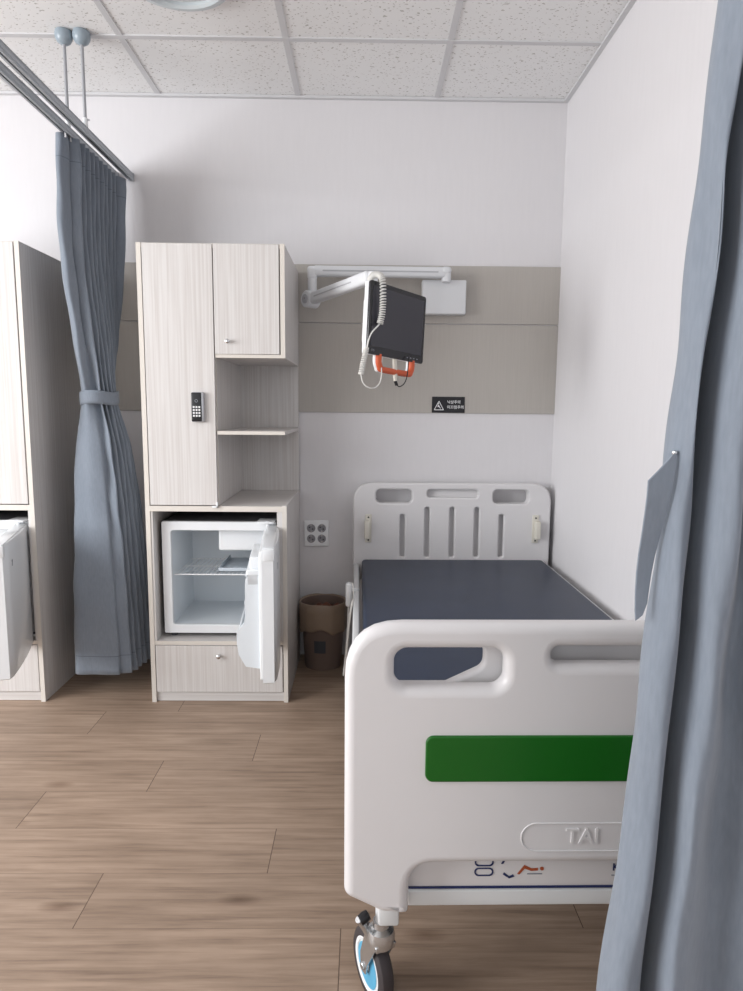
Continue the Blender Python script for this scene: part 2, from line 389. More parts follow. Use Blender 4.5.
    b = MB(); b.mesh(plate_mesh([rrect(-W+.006, -.006, d0+.008, d1-.012, .012), rrect(-W+.024, -.024, d0+.026, d1-.030, .008)[::-1]], .006, .003), 'wire', T((0, .004, 0)), True)
    b.build('gasket', dr)
    b = MB()   # moulded inner liner with racks: silhouette stepping outwards low down
    b.box(-W+.026, -.026, 0, .012, d0+.03, d1-.034, 'liner', .004)
    prof = [(.010, d0+.045), (.062, d0+.055), (.086, d0+.10), (.092, d0+.14), (.092, d0+.185), (.066, d0+.215), (.062, d0+.24), (.060, d1-.12), (.052, d1-.10), (.010, d1-.10)]
    for x0_ in (-W+.030, -.042):
        bb = bmesh.new(); lo = [bb.verts.new((x0_, y, z)) for y, z in prof]; hi = [bb.verts.new((x0_+.012, y, z)) for y, z in prof]
        for i in range(len(prof)):
            j = (i+1) % len(prof); bb.faces.new((lo[i], lo[j], hi[j], hi[i]))
        bb.faces.new(lo[::-1]); bb.faces.new(hi); bmesh.ops.recalc_face_normals(bb, faces=bb.faces[:]); b._merge(bb, 'liner')
    b.box(-W+.03, -.03, .010, .060, d1-.105, d1-.10, 'liner')
    b.build('door_liner', dr)
    b = MB(); b.box(-W+.04, -.04, .082, .088, d0+.10, d0+.185, 'fridge', .002).box(-W+.04, -.04, .010, .085, d0+.098, d0+.104, 'fridge', .002)
    b.box(-W+.04, -.04, .054, .060, d0+.30, d0+.36, 'fridge', .002).box(-W+.04, -.04, .010, .058, d0+.298, d0+.304, 'fridge', .002); b.build('door_rack', dr)
    b = MB(); b.box(-W+.05, -.16, .010, .045, d1-.085, d1-.040, 'fridge', .006, 3).box(-W+.03, -.05, .010, .055, d1-.14, d1-.082, 'fridge', .006, 3); b.build('door_bin', dr)
    b = MB(); b.mesh(text_mesh('y', .030, .0006, bold=.0006), 'greymark', T((-W+.085, -.0535, d1-.075))); b.build('emblem', dr)
    return r

def cabinet(name, label, x0, mirror):
    """tall hospital locker, 0.57 wide, back to the wall"""
    W, yf, yb, H = .570, 2.652, 3.188, 1.856
    r = empty(name, (x0, yf, 0)); tag(r, label, 'cabinet', 'tall wood-grain cabinets against the back wall')
    D = yb-yf
    def bx(mb, a, b_, y0, y1, z0, z1, m, bev=.0012):
        if mirror: a, b_ = W-b_, W-a
        return mb.box(a, b_, y0, y1, z0, z1, m, bev, 1)
    t = .018; e = .0016
    sp = .295      # divider position
    b = MB()
    def board(a, c, y0, y1, z0, z1, m='wood'):
        bx(b, a, c, y0+e, y1, z0, z1, m); bx(b, a, c, y0, y0+e+.0005, z0, z1, 'edge', 0)
    board(0, t, 0, D, 0, H)                                   # wardrobe-side panel
    board(W-t, W, 0, D, 0, .835)                              # low side panel
    board(W-t, W, 0, D, 1.437, H)                             # cupboard side panel
    board(sp-t, sp, .019, D, .835, H-t)                       # divider
    board(t, W-t, .003, D, H-t, H-.001, 'wood_h')             # top
    board(t, W-t, 0, D, .812, .834, 'wood_h')                 # top of the fridge niche
    bx(b, W-t-.001, W-.0005, .001, D, .8345, .838, 'wood_h', 0)
    board(sp, W, .002, D, 1.424, 1.437, 'wood_h')             # cupboard floor
    board(t, W-t, .002, D, .250, .266, 'wood_h')              # niche floor
    bx(b, sp-t, W-.001, D-.008, D, .834, H-t, 'wood'); bx(b, t, W-t, D-.008, D, .03, .82, 'wood'); bx(b, t, sp-t, D-.008, D, .83, H-t, 'wood')
    bx(b, t, W-t, .030, .046, .0, .05, 'wood')
    bx(b, t, t+.010, .003, D-.01, .266, .812, 'wood'); bx(b, W-t-.022, W-t, .003, D-.01, .266, .812, 'wood')
    b.build('carcass', r)
    b = MB(); bx(b, t+.004, sp-.0035, -.002, .017, .838, H-.003, 'wood', .0012); dw = b.build('wardrobe_door', r)
    b = MB(); bx(b, sp+.0005, W-t-.004, -.002, .017, 1.438, H-.003, 'wood', .0012); dc = b.build('cupboard_door', r)
    b = MB(); bx(b, t+.003, W-t-.004, 0, .018, .045, .247, 'wood', .0012); df = b.build('drawer', r)
    b = MB(); bx(b, t, W-t, .012, .028, .001, .041, 'wood_h', .0012); b.build('plinth', r)
    b = MB(); bx(b, sp+.002, W-.004, .004, D-.009, 1.123, 1.137, 'wood_h', 0); bx(b, sp+.002, W-.004, .002, .0045, 1.123, 1.137, 'edge', 0); b.build('open_shelf', r)
    def kx(x): return W-x if mirror else x
    def knob(x, z, par):
        k = MB().lathe([(0, 0), (.0055, 0), (.005, .010), (.0085, .014), (.009, .020), (.006, .0225), (0, .023)], 'chrome', T((kx(x), -.001, z)) @ Matrix.Rotation(PI/2, 4, 'X'), 20).build('knob', par); return k
    knob(.347, 1.486, dc); knob(.285, .206, df)
    # digital lock on wardrobe door
    lx = kx(.226)
    b = MB(); b.box(lx-.025, lx+.025, -.020, -.002, 1.172, 1.290, 'silver', .006, 3); b.box(lx-.025, lx+.018, -.0215, -.005, 1.174, 1.288, 'black', .005, 3)
    lk = b.build('digital_lock', dw)
    b = MB()
    for i in range(3):
        for j in range(4): b.box(lx-.018+i*.011, lx-.011+i*.011, -.0222, -.021, 1.193+j*.0115, 1.200+j*.0115, 'mark')
    b.lathe([(.0045, 0), (.006, 0), (.006, .0008), (.0045, .0008), (.0045, 0)], 'greymark', T((lx-.004, -.0213, 1.255)) @ Matrix.Rotation(PI/2, 4, 'X'), 20)
    b.build('keypad', lk)
    # little clear stop at foot of the wardrobe door
    b = MB(); cx = kx(.287)
    b.box(cx-.016, cx+.008, -.010, -.002, .829, .836, 'white', .001).box(cx+.002, cx+.008, -.010, -.002, .829, .852, 'white', .001); b.build('door_stop', r)
    return r
cabinet('storage_cabinet', 'pale wood-grain tall cabinet beside the bed with black keypad lock and two open shelves', -.881, False)
cabinet('storage_cabinet', 'pale wood-grain tall cabinet cut off by the left edge of the photo', -1.897, True)
fridge_into('mini_fridge', 'small white fridge with open door standing in the cabinet beside the bed', -.834, -.362, -.398, 96)
fridge_into('mini_fridge', 'small white fridge in the cabinet at the left edge, outer door face showing', -1.850, -1.378, -1.427, 107)

# ---------------------------------------------------------------- curtain rails
def rail(label, x, y_far, y_rod):
    r = empty('curtain_rail', (x, y_far, 2.25)); tag(r, label, 'curtain rail', 'pair of ceiling-hung curtain rails')
    L = y_far-(-.6)
    b = MB()
    b.box(-.011, .011, -L, 0, .027, .030, 'rail').box(-.011, -.009, -L, 0, 0, .030, 'rail').box(.009, .011, -L, 0, 0, .030, 'rail')
    b.box(-.009, -.003, -L, 0, 0, .0025, 'rail').box(.003, .009, -L, 0, 0, .0025, 'rail').box(-.009, .009, -L, 0, .023, .027, 'rail_slot')
    b.box(.011, .0122, -L, 0, .009, .013, 'rail').box(.011, .0122, -L, 0, .024, .027, 'rail')
    b.build('track', r)
    MB().box(-.013, .013, -.004, .006, -.002, .033, 'rod', .002).build('end_cap', r)
    for yy in (y_rod, y_rod-2.0):
        dy = yy-y_far
        MB().cyl((0, dy, .030), (0, dy, ZC-2.25-.02), .0062, 'rod').build('hanger_rod', r)
        MB().cyl((0, dy, .030), (0, dy, .066), .0095, 'white').cyl((.008, dy, .060), (.016, dy, .060), .003, 'rod').build('rod_clamp', r)
        MB().lathe([(0, -.050), (.012, -.049), (.024, -.041), (.031, -.028), (.0325, -.014), (.030, -.003), (.026, 0), (0, 0)], 'cap', T((0, dy, ZC-2.25))).build('ceiling_cap', r)
    return r
rail('right-hand aluminium curtain rail, empty, running to the back wall', -1.068, 3.190, 2.695)
rail('left-hand aluminium curtain rail carrying the gathered blue-grey curtain', -1.134, 3.185, 2.695)

# ---------------------------------------------------------------- curtains
def cloth(sections, zs, nu, nz, jitter=.0015, seed=1, ease=None):
    """sections: list of plan polylines (same count) at heights zs (descending); returns bmesh grid with thickness"""
    S = [spline([(p[0], p[1], 0) for p in s], nu) for s in sections]
    rnd = random.Random(seed); ph = [rnd.uniform(0, 6.28) for _ in range(6)]
    b = bmesh.new(); G = []
    for j in range(nz):
        z = zs[0]+(zs[-1]-zs[0])*j/(nz-1)
        k = 0
        while k < len(zs)-2 and z < zs[k+1]: k += 1
        f = (zs[k]-z)/(zs[k]-zs[k+1])
        row = []
        for i in range(nu):
            P = [S[max(k-1, 0)][i], S[k][i], S[k+1][i], S[min(k+2, len(S)-1)][i]]
            # monotone-ish hermite
            h = [zs[max(k-1, 0)], zs[k], zs[k+1], zs[min(k+2, len(S)-1)]]
            dz = h[1]-h[2]
            m1 = (P[2]-P[0])/(h[0]-h[2])*dz if h[0] != h[2] else (P[2]-P[1]); m2 = (P[3]-P[1])/(h[1]-h[3])*dz if h[1] != h[3] else (P[2]-P[1])
            q = P[1]*(2*f**3-3*f*f+1)+m1*(f**3-2*f*f+f)+P[2]*(-2*f**3+3*f*f)+m2*(f**3-f*f)
            s = i/nu*14
            q = Vector((q.x+jitter*math.sin(s*2.1+z*9+ph[0])*math.sin(z*17+ph[1]), q.y+jitter*math.sin(s*3.3+z*7+ph[2])*math.cos(z*23+s+ph[3]), z))
            row.append(b.verts.new(q))
        G.append(row)
    for j in range(nz-1):
        for i in range(nu-1): b.faces.new((G[j][i], G[j][i+1], G[j+1][i+1], G[j+1][i]))
    return b, S
def solid(b, t=.0022):
    """give an open sheet a real thickness: second skin offset along the vertex normals, joined at the border"""
    bmesh.ops.recalc_face_normals(b, faces=b.faces[:]); b.normal_update()
    vs = b.verts[:]; fs = b.faces[:]; border = [(e.verts[0], e.verts[1]) for e in b.edges if len(e.link_faces) == 1]
    tw = {v: b.verts.new(v.co-v.normal*t) for v in vs}
    for f in fs: b.faces.new([tw[v] for v in reversed(f.verts)])
    for a, c in border: b.faces.new((a, c, tw[c], tw[a]))
    bmesh.ops.recalc_face_normals(b, faces=b.faces[:]); return b

# left curtain: gathered at mid height
NF = 10
def top_sec():
    P = [(-1.164, 2.705), (-1.170, 2.662), (-1.148, 2.655), (-1.136, 2.695)]
    for k in range(NF*2):
        y = 2.70+.435*k/(NF*2-1); P.append((-1.105 if k % 2 else -1.160, y))
    P.append((-1.085, 3.165)); return P
def blend(a, c, t): return [(p[0]*(1-t)+q[0]*t, p[1]*(1-t)+q[1]*t) for p, q in zip(a, c)]
def tie_sec(cx, cy, rx, ry):
    P = [(cx-rx*.9, cy+ry*.55), (cx-rx, cy-ry*.25), (cx-rx*.45, cy-ry*.95), (cx-.005, cy-ry*.88)]
    n = NF*2
    for k in range(n):
        a = -1.15+2.5*k/(n-1); q = 1.0 if k % 2 == 1 else .62
        P.append((cx+rx*math.cos(a)*q, cy+ry*math.sin(a)*q))
    P.append((cx-rx*.2, cy+ry*.9)); return P
def bot_sec():
    P = [(-1.205, 2.95), (-1.222, 2.715), (-1.13, 2.690), (-1.035, 2.688)]
    n = NF*2
    path = [(-1.000, 2.700), (-.985, 2.76), (-.972, 2.84), (-.968, 2.92), (-1.0, 3.02), (-1.08, 3.10)]
    sp_ = spline([(x, y, 0) for x, y in path], n)
    for k, p in enumerate(sp_): P.append((p.x+(.016 if k % 2 == 1 else -.026), p.y))
    P.append((-1.15, 3.08)); return P
tp = top_sec(); ti = tie_sec(-1.114, 2.83, .064, .085); bt = bot_sec()
m1 = blend(tp, ti, .10); m1 = [(x-.010, y) for x, y in m1]; m2 = blend(tp, ti, .50)
b1 = blend(ti, bt, .42); b2 = blend(ti, bt, .78)
lc = empty('privacy_curtain', (-1.1, 2.85, .1)); tag(lc, 'blue-grey curtain tied at mid height, hanging between the two tall cabinets', 'curtain', 'blue-grey privacy curtains')
def to_local(o, e): o.parent = e; o.matrix_parent_inverse = e.matrix_world.inverted(); return o
bpy.context.view_layer.update()
bb, _ = cloth([tp, tp, m1, m2, ti, b1, b2, bt], [2.25, 2.19, 1.85, 1.50, 1.265, 1.05, .60, .105], 320, 90, .003, 3)
mb = MB(); mb._merge(solid(bb), 'curtain', True); o = mb.build('fabric', auto=False); to_local(o, lc)
def band(secs, zs, nm, m, off, par, lo=0, hi=None):
    pass
# tieback band round the bunch
pts = []
for k in range(40):
    a = 2*PI*k/40; pts.append((-1.114+.071*math.cos(a), 2.83+.092*math.sin(a)))
bb = bmesh.new(); R0 = []; 
for z, g_ in ((1.292, 0), (1.280, .002), (1.250, .002), (1.238, 0)):
    R0.append([bb.verts.new((-1.114+(x+1.114)*(1+g_*6), 2.83+(y-2.83)*(1+g_*6), z+.004*math.sin(3*math.atan2(y-2.83, x+1.108)))) for x, y in pts])
for a, c in zip(R0, R0[1:]):
    for i in range(40): bb.faces.new((a[i], a[(i+1) % 40], c[(i+1) % 40], c[i]))
mb = MB(); mb._merge(solid(bb, -.003), 'curtain', True); o = mb.build('tieback', auto=False); to_local(o, lc)
# curtain hooks on the rail
for k in range(12):
    y = 2.665+.045*k; o = MB().box(-1.136, -1.130, y-.003, y+.003, 2.235, 2.256, 'white', .001, 1).build('hook', auto=False); to_local(o, lc)

# right near curtain
def rsec(xl, xv, x2, x3, a=1.0, s=0.0):
    return [(xl+.030, .842), (xl+.006, .832), (xl, .812), (xl+.006, .790), (xl+(xv-xl)*.45, .778), (xv-.010, .792), (xv-.001, .825), (xv+.004, .862), (xv+.008, .815),
            (xv+.011, .768), (xv+.028, .742+s), ((xv+x2)/2+.010, .778+s), (x2-.014, .748+s*.5), (x2+.004, .772), (x2+.014, .850), (x2+.030, .78), (x3-.02, .755), (x3, .79), (x3+.03, .84), (x3+.06, .78), (x3+.10, .76), (x3+.13, .80)]
secs = [rsec(.410, .436, .480, .56), rsec(.402, .427, .468, .55), rsec(.392, .419, .470, .55), rsec(.385, .414, .480, .56), rsec(.375, .408, .490, .57, s=.008), rsec(.366, .405, .505, .585, s=.014), rsec(.361, .401, .512, .60, s=.018), rsec(.351, .396, .525, .62, s=.02), rsec(.331, .389, .535, .64, s=.02), rsec(.310, .380, .545, .66, s=.02)]
zs = [2.25, 1.69, 1.53, 1.36, 1.187, .973, .867, .659, .452, .10]
rc = empty('privacy_curtain', (.5, .8, .1)); tag(rc, 'blue-grey curtain hanging in the right foreground with a dangling tieback strap', 'curtain', 'blue-grey privacy curtains')
bpy.context.view_layer.update()
bb, _ = cloth(secs, zs, 260, 150, .0030, 9)
mb = MB(); mb._merge(solid(bb), 'curtain', True); o = mb.build('fabric', auto=False); to_local(o, rc)
# dangling strap
spx = [(.3765, 1.186), (.344, 1.150), (.3445, 1.080), (.3425, .985), (.343, .972), (.352, .979), (.358, .994), (.360, 1.010), (.369, 1.100), (.3755, 1.165)]
me = plate_mesh([spx[::-1]], .0016, .0008, 1)
bb = bmesh.new(); bb.from_mesh(me); bmesh.ops.subdivide_edges(bb, edges=bb.edges[:], cuts=3, use_grid_fill=True)
for v in bb.verts:
    v.co.y += .800-.05*(v.co.x-.352)+.008*math.sin((v.co.z-.97)*26)
mb = MB(); mb._merge(bb, 'curtain', True); o = mb.build('tieback_strap', auto=False); to_local(o, rc)
mb = MB(); mb.lathe([(0, .003), (.003, .002), (.0035, 0), (.003, -.002), (0, -.003)], 'steel', T((.3755, .795, 1.184)), 12); o = mb.build('strap_ring'); to_local(o, rc)
# its rail, above the picture
r = empty('curtain_rail', (.9, .81, 2.25)); tag(r, 'aluminium rail above the foot of the bed that carries the near curtain', 'curtain rail')
MB().box(-1.4, .012, -.0135, .0135, .003, .034, 'rail', .002).build('track', r)
for dx in (-.1, -1.2):
    MB().cyl((dx, 0, .034), (dx, 0, ZC-2.25-.02), .0052, 'rod').build('hanger_rod', r)
    MB().lathe([(0, -.050), (.012, -.049), (.024, -.041), (.031, -.028), (.0325, -.014), (.030, -.003), (.026, 0), (0, 0)], 'cap', T((dx, 0, ZC-2.25))).build('ceiling_cap', r)

# ---------------------------------------------------------------- bed
bed = empty('hospital_bed', (.4305, 2.11, 0), .009); tag(bed, 'white hospital bed with dark navy mattress and green stripe on footboard', 'bed')
HW = .470
YFO, YHE = -1.01, .985      # outer face of foot board / front face of head board (local)
# foot board: outer shell and inner layer
def outline(top=.866):
    return round_poly([(-HW, .352), (-.400, .316), (-.352, .313), (-.352, .414), (.352, .414), (.352, .313), (.400, .316), (HW, .352), (HW, top), (-HW, top)],
                      [.02, .02, .008, .055, .055, .008, .02, .02, .10, .10])
holeL = rrect(-.384, -.190, .750, .820, .024); holeR = rrect(.190, .384, .750, .820, .024); slot = rrect(-.108, .108, .792, .824, .014)
green = rrect(-.327, .327, .578, .664, .014)
b = MB()
b.mesh(plate_mesh([outline(), holeL[::-1], holeR[::-1], slot[::-1]], .021, .0175, 7), 'bed', T((0, YFO+.021, 0)), True)
fb = b.build('footboard', bed, auto=False)
b = MB()
inL = round_poly([(-.400, .735), (-.285, .735), (-.217, .768), (-.217, .812), (-.400, .808)], [.01, .012, .022, .022, .01])
inR = [(-x, z) for x, z in inL][::-1]
b.mesh(plate_mesh([round_poly([(-HW+.004, .43), (HW-.004, .43), (HW-.010, .842), (-HW+.010, .842)], [.02, .02, .095, .095]), inL[::-1], inR[::-1]], .012, .007, 4), 'bed', T((0, YFO+.066, 0)), True)
b.build('inner_shell', fb, auto=False)
# green inlay, emboss, badge
b = MB(); b.mesh(plate_mesh([green], .0045, .003, 3), 'green', T((0, YFO-.0005, 0)), True); b.build('green_stripe', fb, auto=False)
b = MB(); b.mesh(plate_mesh([rrect(-.152, .152, .441, .497, .028), rrect(-.1500, .1500, .443, .495, .026)[::-1]], .0012, .0005, 2), 'bed', T((0, YFO-.0005, 0)), True)
b.mesh(text_mesh('TAI', .040, .0015, bold=.0005), 'bed', T((-.040, YFO-.001, .470))); b.build('embossed_badge', fb, auto=False)
b = MB(); b.mesh(plate_mesh([rrect(.052, .200, .674, .770, .02)], .004, .003, 3), 'plate', T((0, YFO-.002, 0)), True); b.build('chart_plate', fb, auto=False)
# lower cross plate with printing
b = MB(); b.box(-.350, .350, YFO+.040, YFO+.052, .338, .428, 'bed', .002); lp = b.build('lower_plate', bed)
b = MB(); b.box(-.350, .350, YFO+.0385, YFO+.0405, .338, .3425, 'navy'); b.build('blue_line', lp)
yt = YFO+.0392
pm = lambda lp_: plate_mesh(lp_, .0006, .0001, 0)
def mark(nm, parts, extra=None):
    b = MB()
    for me, m in parts: b.mesh(me, m, T((0, yt, 0)))
    if extra: b.box(*extra, 'greymark')
    b.build(nm, lp, auto=False)
for cz, hh in ((.3915, .0085), (.3715, .0085)):
    mark('oval_mark', [(pm([rrect(-.226, -.190, cz-hh, cz+hh, .008), rrect(-.223, -.193, cz-hh+.0025, cz+hh-.0025, .006)[::-1]]), 'navy')])
mark('tick_mark', [(pm([[(-.176, .388), (-.172, .388), (-.166, .400), (-.169, .401)][::-1]]), 'navy')])
mark('tick_mark', [(pm([[(-.172, .366), (-.160, .358), (-.150, .362), (-.153, .366), (-.160, .362), (-.170, .370)][::-1]]), 'navy')])
mark('roof_mark', [(pm([[(-.145, .367), (-.132, .385), (-.118, .378), (-.106, .379), (-.106, .374), (-.119, .373), (-.131, .378), (-.141, .366)][::-1]]), 'rust')])
mark('dot_mark', [(pm([rrect(-.102, -.095, .374, .381, .003)]), 'rust')])
mark('caption_line', [], (-.126, -.098, yt-.0005, yt+.0005, .366, .368))
mark('caption_line', [], (.034, .074, yt-.0005, yt+.0005, .362, .364)); b = MB(); b.mesh(text_mesh('KIN', .020, .0005, bold=.0004), 'navy', T((.052, yt, .379))); b.build('lettering', lp, auto=False)
# head board
b = MB()
hl = rrect(-.362, -.192, .788, .853, .022); hr = rrect(.192, .362, .788, .853, .022); hs = rrect(-.120, .120, .816, .852, .014)
slots = [rrect(x-.011, x+.011, .528, z, .010, 5) for x, z in ((-.236, .733), (-.118, .768), (0, .768), (.118, .768), (.236, .735))]
ho = round_poly([(-HW, .40), (HW, .40), (HW, .884), (-HW, .884)], [.03, .03, .095, .095])
b.mesh(plate_mesh([ho, hl[::-1], hr[::-1], hs[::-1]]+[s[::-1] for s in slots], .017, .009, 5), 'bed', T((0, YHE+.017, 0)), True)
hb = b.build('headboard', bed, auto=False)
b = MB(); b.mesh(plate_mesh([round_poly([(-HW+.003, .40), (HW-.003, .40), (HW-.003, .881), (-HW+.003, .881)], [.03, .03, .093, .093]), hl[::-1], hr[::-1]], .012, .008, 4), 'bed', T((0, YHE+.046, 0)), True)
b.build('back_shell', hb, auto=False)
for s in (-1, 1):
    cx = s*.3975
    b = MB(); b.box(cx-.015, cx+.015, YHE-.008, YHE+.002, .600, .735, 'cream', .004, 2).box(cx-.013+s*.006, cx+.013+s*.006, YHE-.036, YHE-.006, .622, .708, 'cream', .005, 3)
    b.cyl((cx, YHE-.010, .612), (cx, YHE-.006, .612), .004, 'dark').cyl((cx, YHE-.010, .721), (cx, YHE-.006, .721), .004, 'dark')
    b.build('latch', hb)
# mattress (flat vinyl deck pad)
b = MB(); b.box(-.428, .438, YFO+.09, YHE-.004, .438, .520, 'vinyl', .016, 4)
b.build('mattress', bed)
# frame
b = MB()
for s in (-1, 1):
    x = s*.452; b.box(x-.012, x+.012, YFO+.075, YHE-.01, .425, .498, 'bed_frame', .006, 3)
b.box(-.44, .44, YFO+.073, YFO+.12, .40, .436, 'bed_frame', .004).box(-.44, .44, YHE-.06, YHE-.012, .40, .436, 'bed_frame', .004).box(-.43, .43, -.10, -.05, .40, .436, 'bed_frame', .004)
b.build('side_rails', bed)
b = MB(); b.box(-.352, .352, YFO+.040, YFO+.080, .300, .334, 'bed_frame', .005, 3)
b.box(-.40, .40, YHE-.10, YHE-.05, .245, .285, 'bed_frame', .005)
for s in (-1, 1):
    b.box(s*.385-.02, s*.385+.02, YFO+.055, YHE-.02, .245, .300, 'bed_frame', .005)
    b.cyl((s*.30, YFO+.4, .29), (s*.30, YFO+.55, .41), .015, 'steel').cyl((s*.30, YHE-.5, .29), (s*.30, YHE-.35, .41), .015, 'steel')
b.build('base_frame', bed)
def caster(x, y, ang, lever):
    r0 = empty('caster', (x, y, 0), ang); r0.parent = bed
    # local: trail along +Y, axle along X
    b = MB(); b.cyl((0, 0, .168), (0, 0, .315), .0125, 'bed_frame', 24)
    b.build('stem', r0)
    b = MB()
    b.lathe([(0, .205), (.016, .203), (.017, .190), (.026, .184), (.029, .172), (.029, .160), (.027, .152), (0, .150)], 'steel', T((0, .002, 0)), 32)
    for s in (-1, 1):
        lp_ = [(-.022, .162), (.030, .162), (.052, .100), (.050, .072), (.040, .062), (.026, .066), (.020, .090), (-.006, .135)]
        m_ = plate_mesh([lp_[::-1]], .0016, .0005, 1)
        b.mesh(m_, 'steel', T((s*.0215, 0, 0)) @ Matrix.Rotation(PI/2, 4, 'Z'), False)
        b.cyl((s*.020, .037, .078), (s*.027, .037, .078), .008, 'steel')
    b.box(-.022, .022, -.022, .030, .150, .164, 'steel', .003)
    b.build('fork', r0)
    b = MB(); Rw = .0745; mt = T((0, .037, .0755)) @ Matrix.Rotation(PI/2, 4, 'Y')
    b.lathe([(.052, -.015), (.066, -.0155), (.072, -.011), (Rw, 0), (.072, .011), (.066, .0155), (.052, .015)], 'tyre', mt, 48)
    b.lathe([(.0, -.013), (.046, -.0125), (.047, -.0145), (.0535, -.0158), (.056, -.014)], 'white', mt, 48).lathe([(.0, .013), (.046, .0125), (.047, .0145), (.0535, .0158), (.056, .014)], 'white', mt, 48)
    b.lathe([(.012, -.0140), (.044, -.0138)], 'hub', mt, 48).lathe([(.012, .0140), (.044, .0138)], 'hub', mt, 48)
    b.lathe([(0, -.018), (.009, -.018), (.010, -.013)], 'steel', mt, 20).lathe([(0, .018), (.009, .018), (.010, .013)], 'steel', mt, 20)
    b.build('wheel', r0)
    if lever:
        b = MB(); b.tube([(-.020, .010, .160), (-.032, .018, .190), (-.046, .012, .212)], [.006, .008, .007], 'steel', 10)
        b.lathe([(0, -.012), (.010, -.010), (.0115, 0), (.010, .010), (0, .012)], 'black', T((-.036, .006, .217)) @ Matrix.Rotation(1.2, 4, 'Y'), 18); b.build('brake_pedal', r0)
caster(-.396, -.888, .43, True); caster(.388, -.888, -.3, True); caster(-.388, .84, .5, False); caster(.388, .84, .2, False)
# hand control on the left rail
hc = empty('bed_remote', (-.046, 2.62, .40)); tag(hc, 'white wired bed remote hooked over the left bed rail near the bin', 'remote control')
MB().box(-.024, .002, -.018, .018, .03, .128, 'white', .009, 3).build('handset', hc)
MB().box(-.004, .030, -.008, .008, .094, .106, 'white', .002).build('hook', hc)
pts = spline([(-.012, 0, .042), (-.014, .0, -.05), (-.022, -.02, -.16), (-.030, -.06, -.24), (-.018, -.12, -.15), (-.006, -.16, .00), (.004, -.18, .085), (.010, -.14, .10)], 40)
MB().tube(pts, .0032, 'cord').build('cable', hc)
pts = spline([(-.008, .01, .12), (.004, -.02, .13), (.008, -.05, .09), (-.006, -.05, .02), (-.016, -.06, -.08), (-.012, -.10, -.20), (.0, -.12, -.28)], 30)
MB().tube(pts, .0028, 'cord').build('cable', hc)

# ---------------------------------------------------------------- waste bin
wb = empty('waste_bin', (-.190, 3.078, 0)); tag(wb, 'brown round waste bin with liner folded over its rim, on the floor by the bed', 'bin')
b = MB(); b.lathe([(0, .002), (.086, 0), (.088, .006), (.104, .30), (.108, .312), (.104, .314), (.100, .300), (.085, .012), (0, .010)], 'bin', n=48); b.build('body', wb)
bb = bmesh.new(); n = 72; R0 = []
rnd = random.Random(2)
prof = [(.100, .20, 0), (.103, .305, .3), (.107, .322, .5), (.113, .318, .8), (.1145, .28, 1), (.1135, .235, 1), (.1125, .195, 1.4), (.110, .188, 1.6)]
for k_, (r_, z_, a_) in enumerate(prof):
    ring = []
    for i in range(n):
        t = 2*PI*i/n; wv = math.sin(t*11+k_*.2)*.0012+math.sin(t*17+1+k_*.3)*.0008
        zz = z_+(math.sin(t*3+.5)*.008+math.sin(t*7)*.004)*(a_ if a_ > 1 else .3)
        ring.append(bb.verts.new(((r_+wv*a_)*math.cos(t), (r_+wv*a_)*math.sin(t), zz)))
    R0.append(ring)
for a, c in zip(R0, R0[1:]):
    for i in range(n): bb.faces.new((a[i], a[(i+1) % n], c[(i+1) % n], c[i]))
mb = MB(); mb._merge(solid(bb, .001), 'bag', True); mb.build('liner_bag', wb, auto=False)
bb = bmesh.new(); bmesh.ops.create_grid(bb, x_segments=24, y_segments=24, size=.095)
for v in list(bb.verts):
    rr = math.hypot(v.co.x, v.co.y)
    v.co.z =   .272+.018*math.sin(v.co.x*70)*math.cos(v.co.y*55)+.03*max(0, 1-rr/.06)
bmesh.ops.delete(bb, geom=[v for v in bb.verts if math.hypot(v.co.x, v.co.y) > .0975], context='VERTS')
bmesh.ops.solidify(bb, geom=bb.faces[:], thickness=.01)
mb = MB(); mb._merge(bb, 'bag_in', True); mb.build('crumpled_paper', wb, auto=False)
b = MB()
bb = bmesh.new(); A = []
for i in range(7):
    t = math.radians(-112+i*5.4); A.append([bb.verts.new((.0985*math.cos(t), .0985*math.sin(t), z)) for z in (.088, .148)])
    for v in A[-1]: rr = .0885+(.0155*v.co.z/.3)+.0015; v.co.x = rr*math.cos(t); v.co.y = rr*math.sin(t)
for a, c in zip(A, A[1:]): bb.faces.new((a[0], c[0], c[1], a[1]))
b._merge(solid(bb, -.0008), 'bin_label', True)
b.build('label', wb)

# ---------------------------------------------------------------- outlet and warning sign
ol = empty('power_outlet', (-.229, YB, .6215)); tag(ol, 'white four-socket power outlet on the wall above the waste bin', 'outlet')
b = MB(); b.box(-.060, .060, -.010, 0, -.064, .064, 'white', .004, 3); b.build('plate', ol)
for i in (-1, 1):
    for j in (-1, 1):
        b = MB(); rx = T((i*.026, -.0098, j*.026)) @ Matrix.Rotation(PI/2, 4, 'X')
        b.lathe([(.0205, 0), (.0205, .0015), (.0185, .0018), (.018, .0004), (0, .0003)], 'sockhole', rx, 28)
        for s in (-1, 1): b.cyl((i*.026+s*.0075, -.0110, j*.026-s*.004), (i*.026+s*.0075, -.0100, j*.026-s*.004), .0034, 'dark', 12)
        b.box(i*.026-.003, i*.026+.003, -.0115, -.0100, j*.026+.012, j*.026+.018, 'steel').box(i*.026-.003, i*.026+.003, -.0115, -.0100, j*.026-.018, j*.026-.012, 'steel')
        b.build('socket', ol)
sg = empty('warning_sign', (.4025, YB-.008, 1.251)); tag(sg, 'small black warning sign with white triangle, low on the beige wall panel', 'sign')
b = MB(); b.box(-.0785, .0785, -.004, 0, -.038, .038, 'black', .0015, 1); b.build('plate', sg)
b = MB()
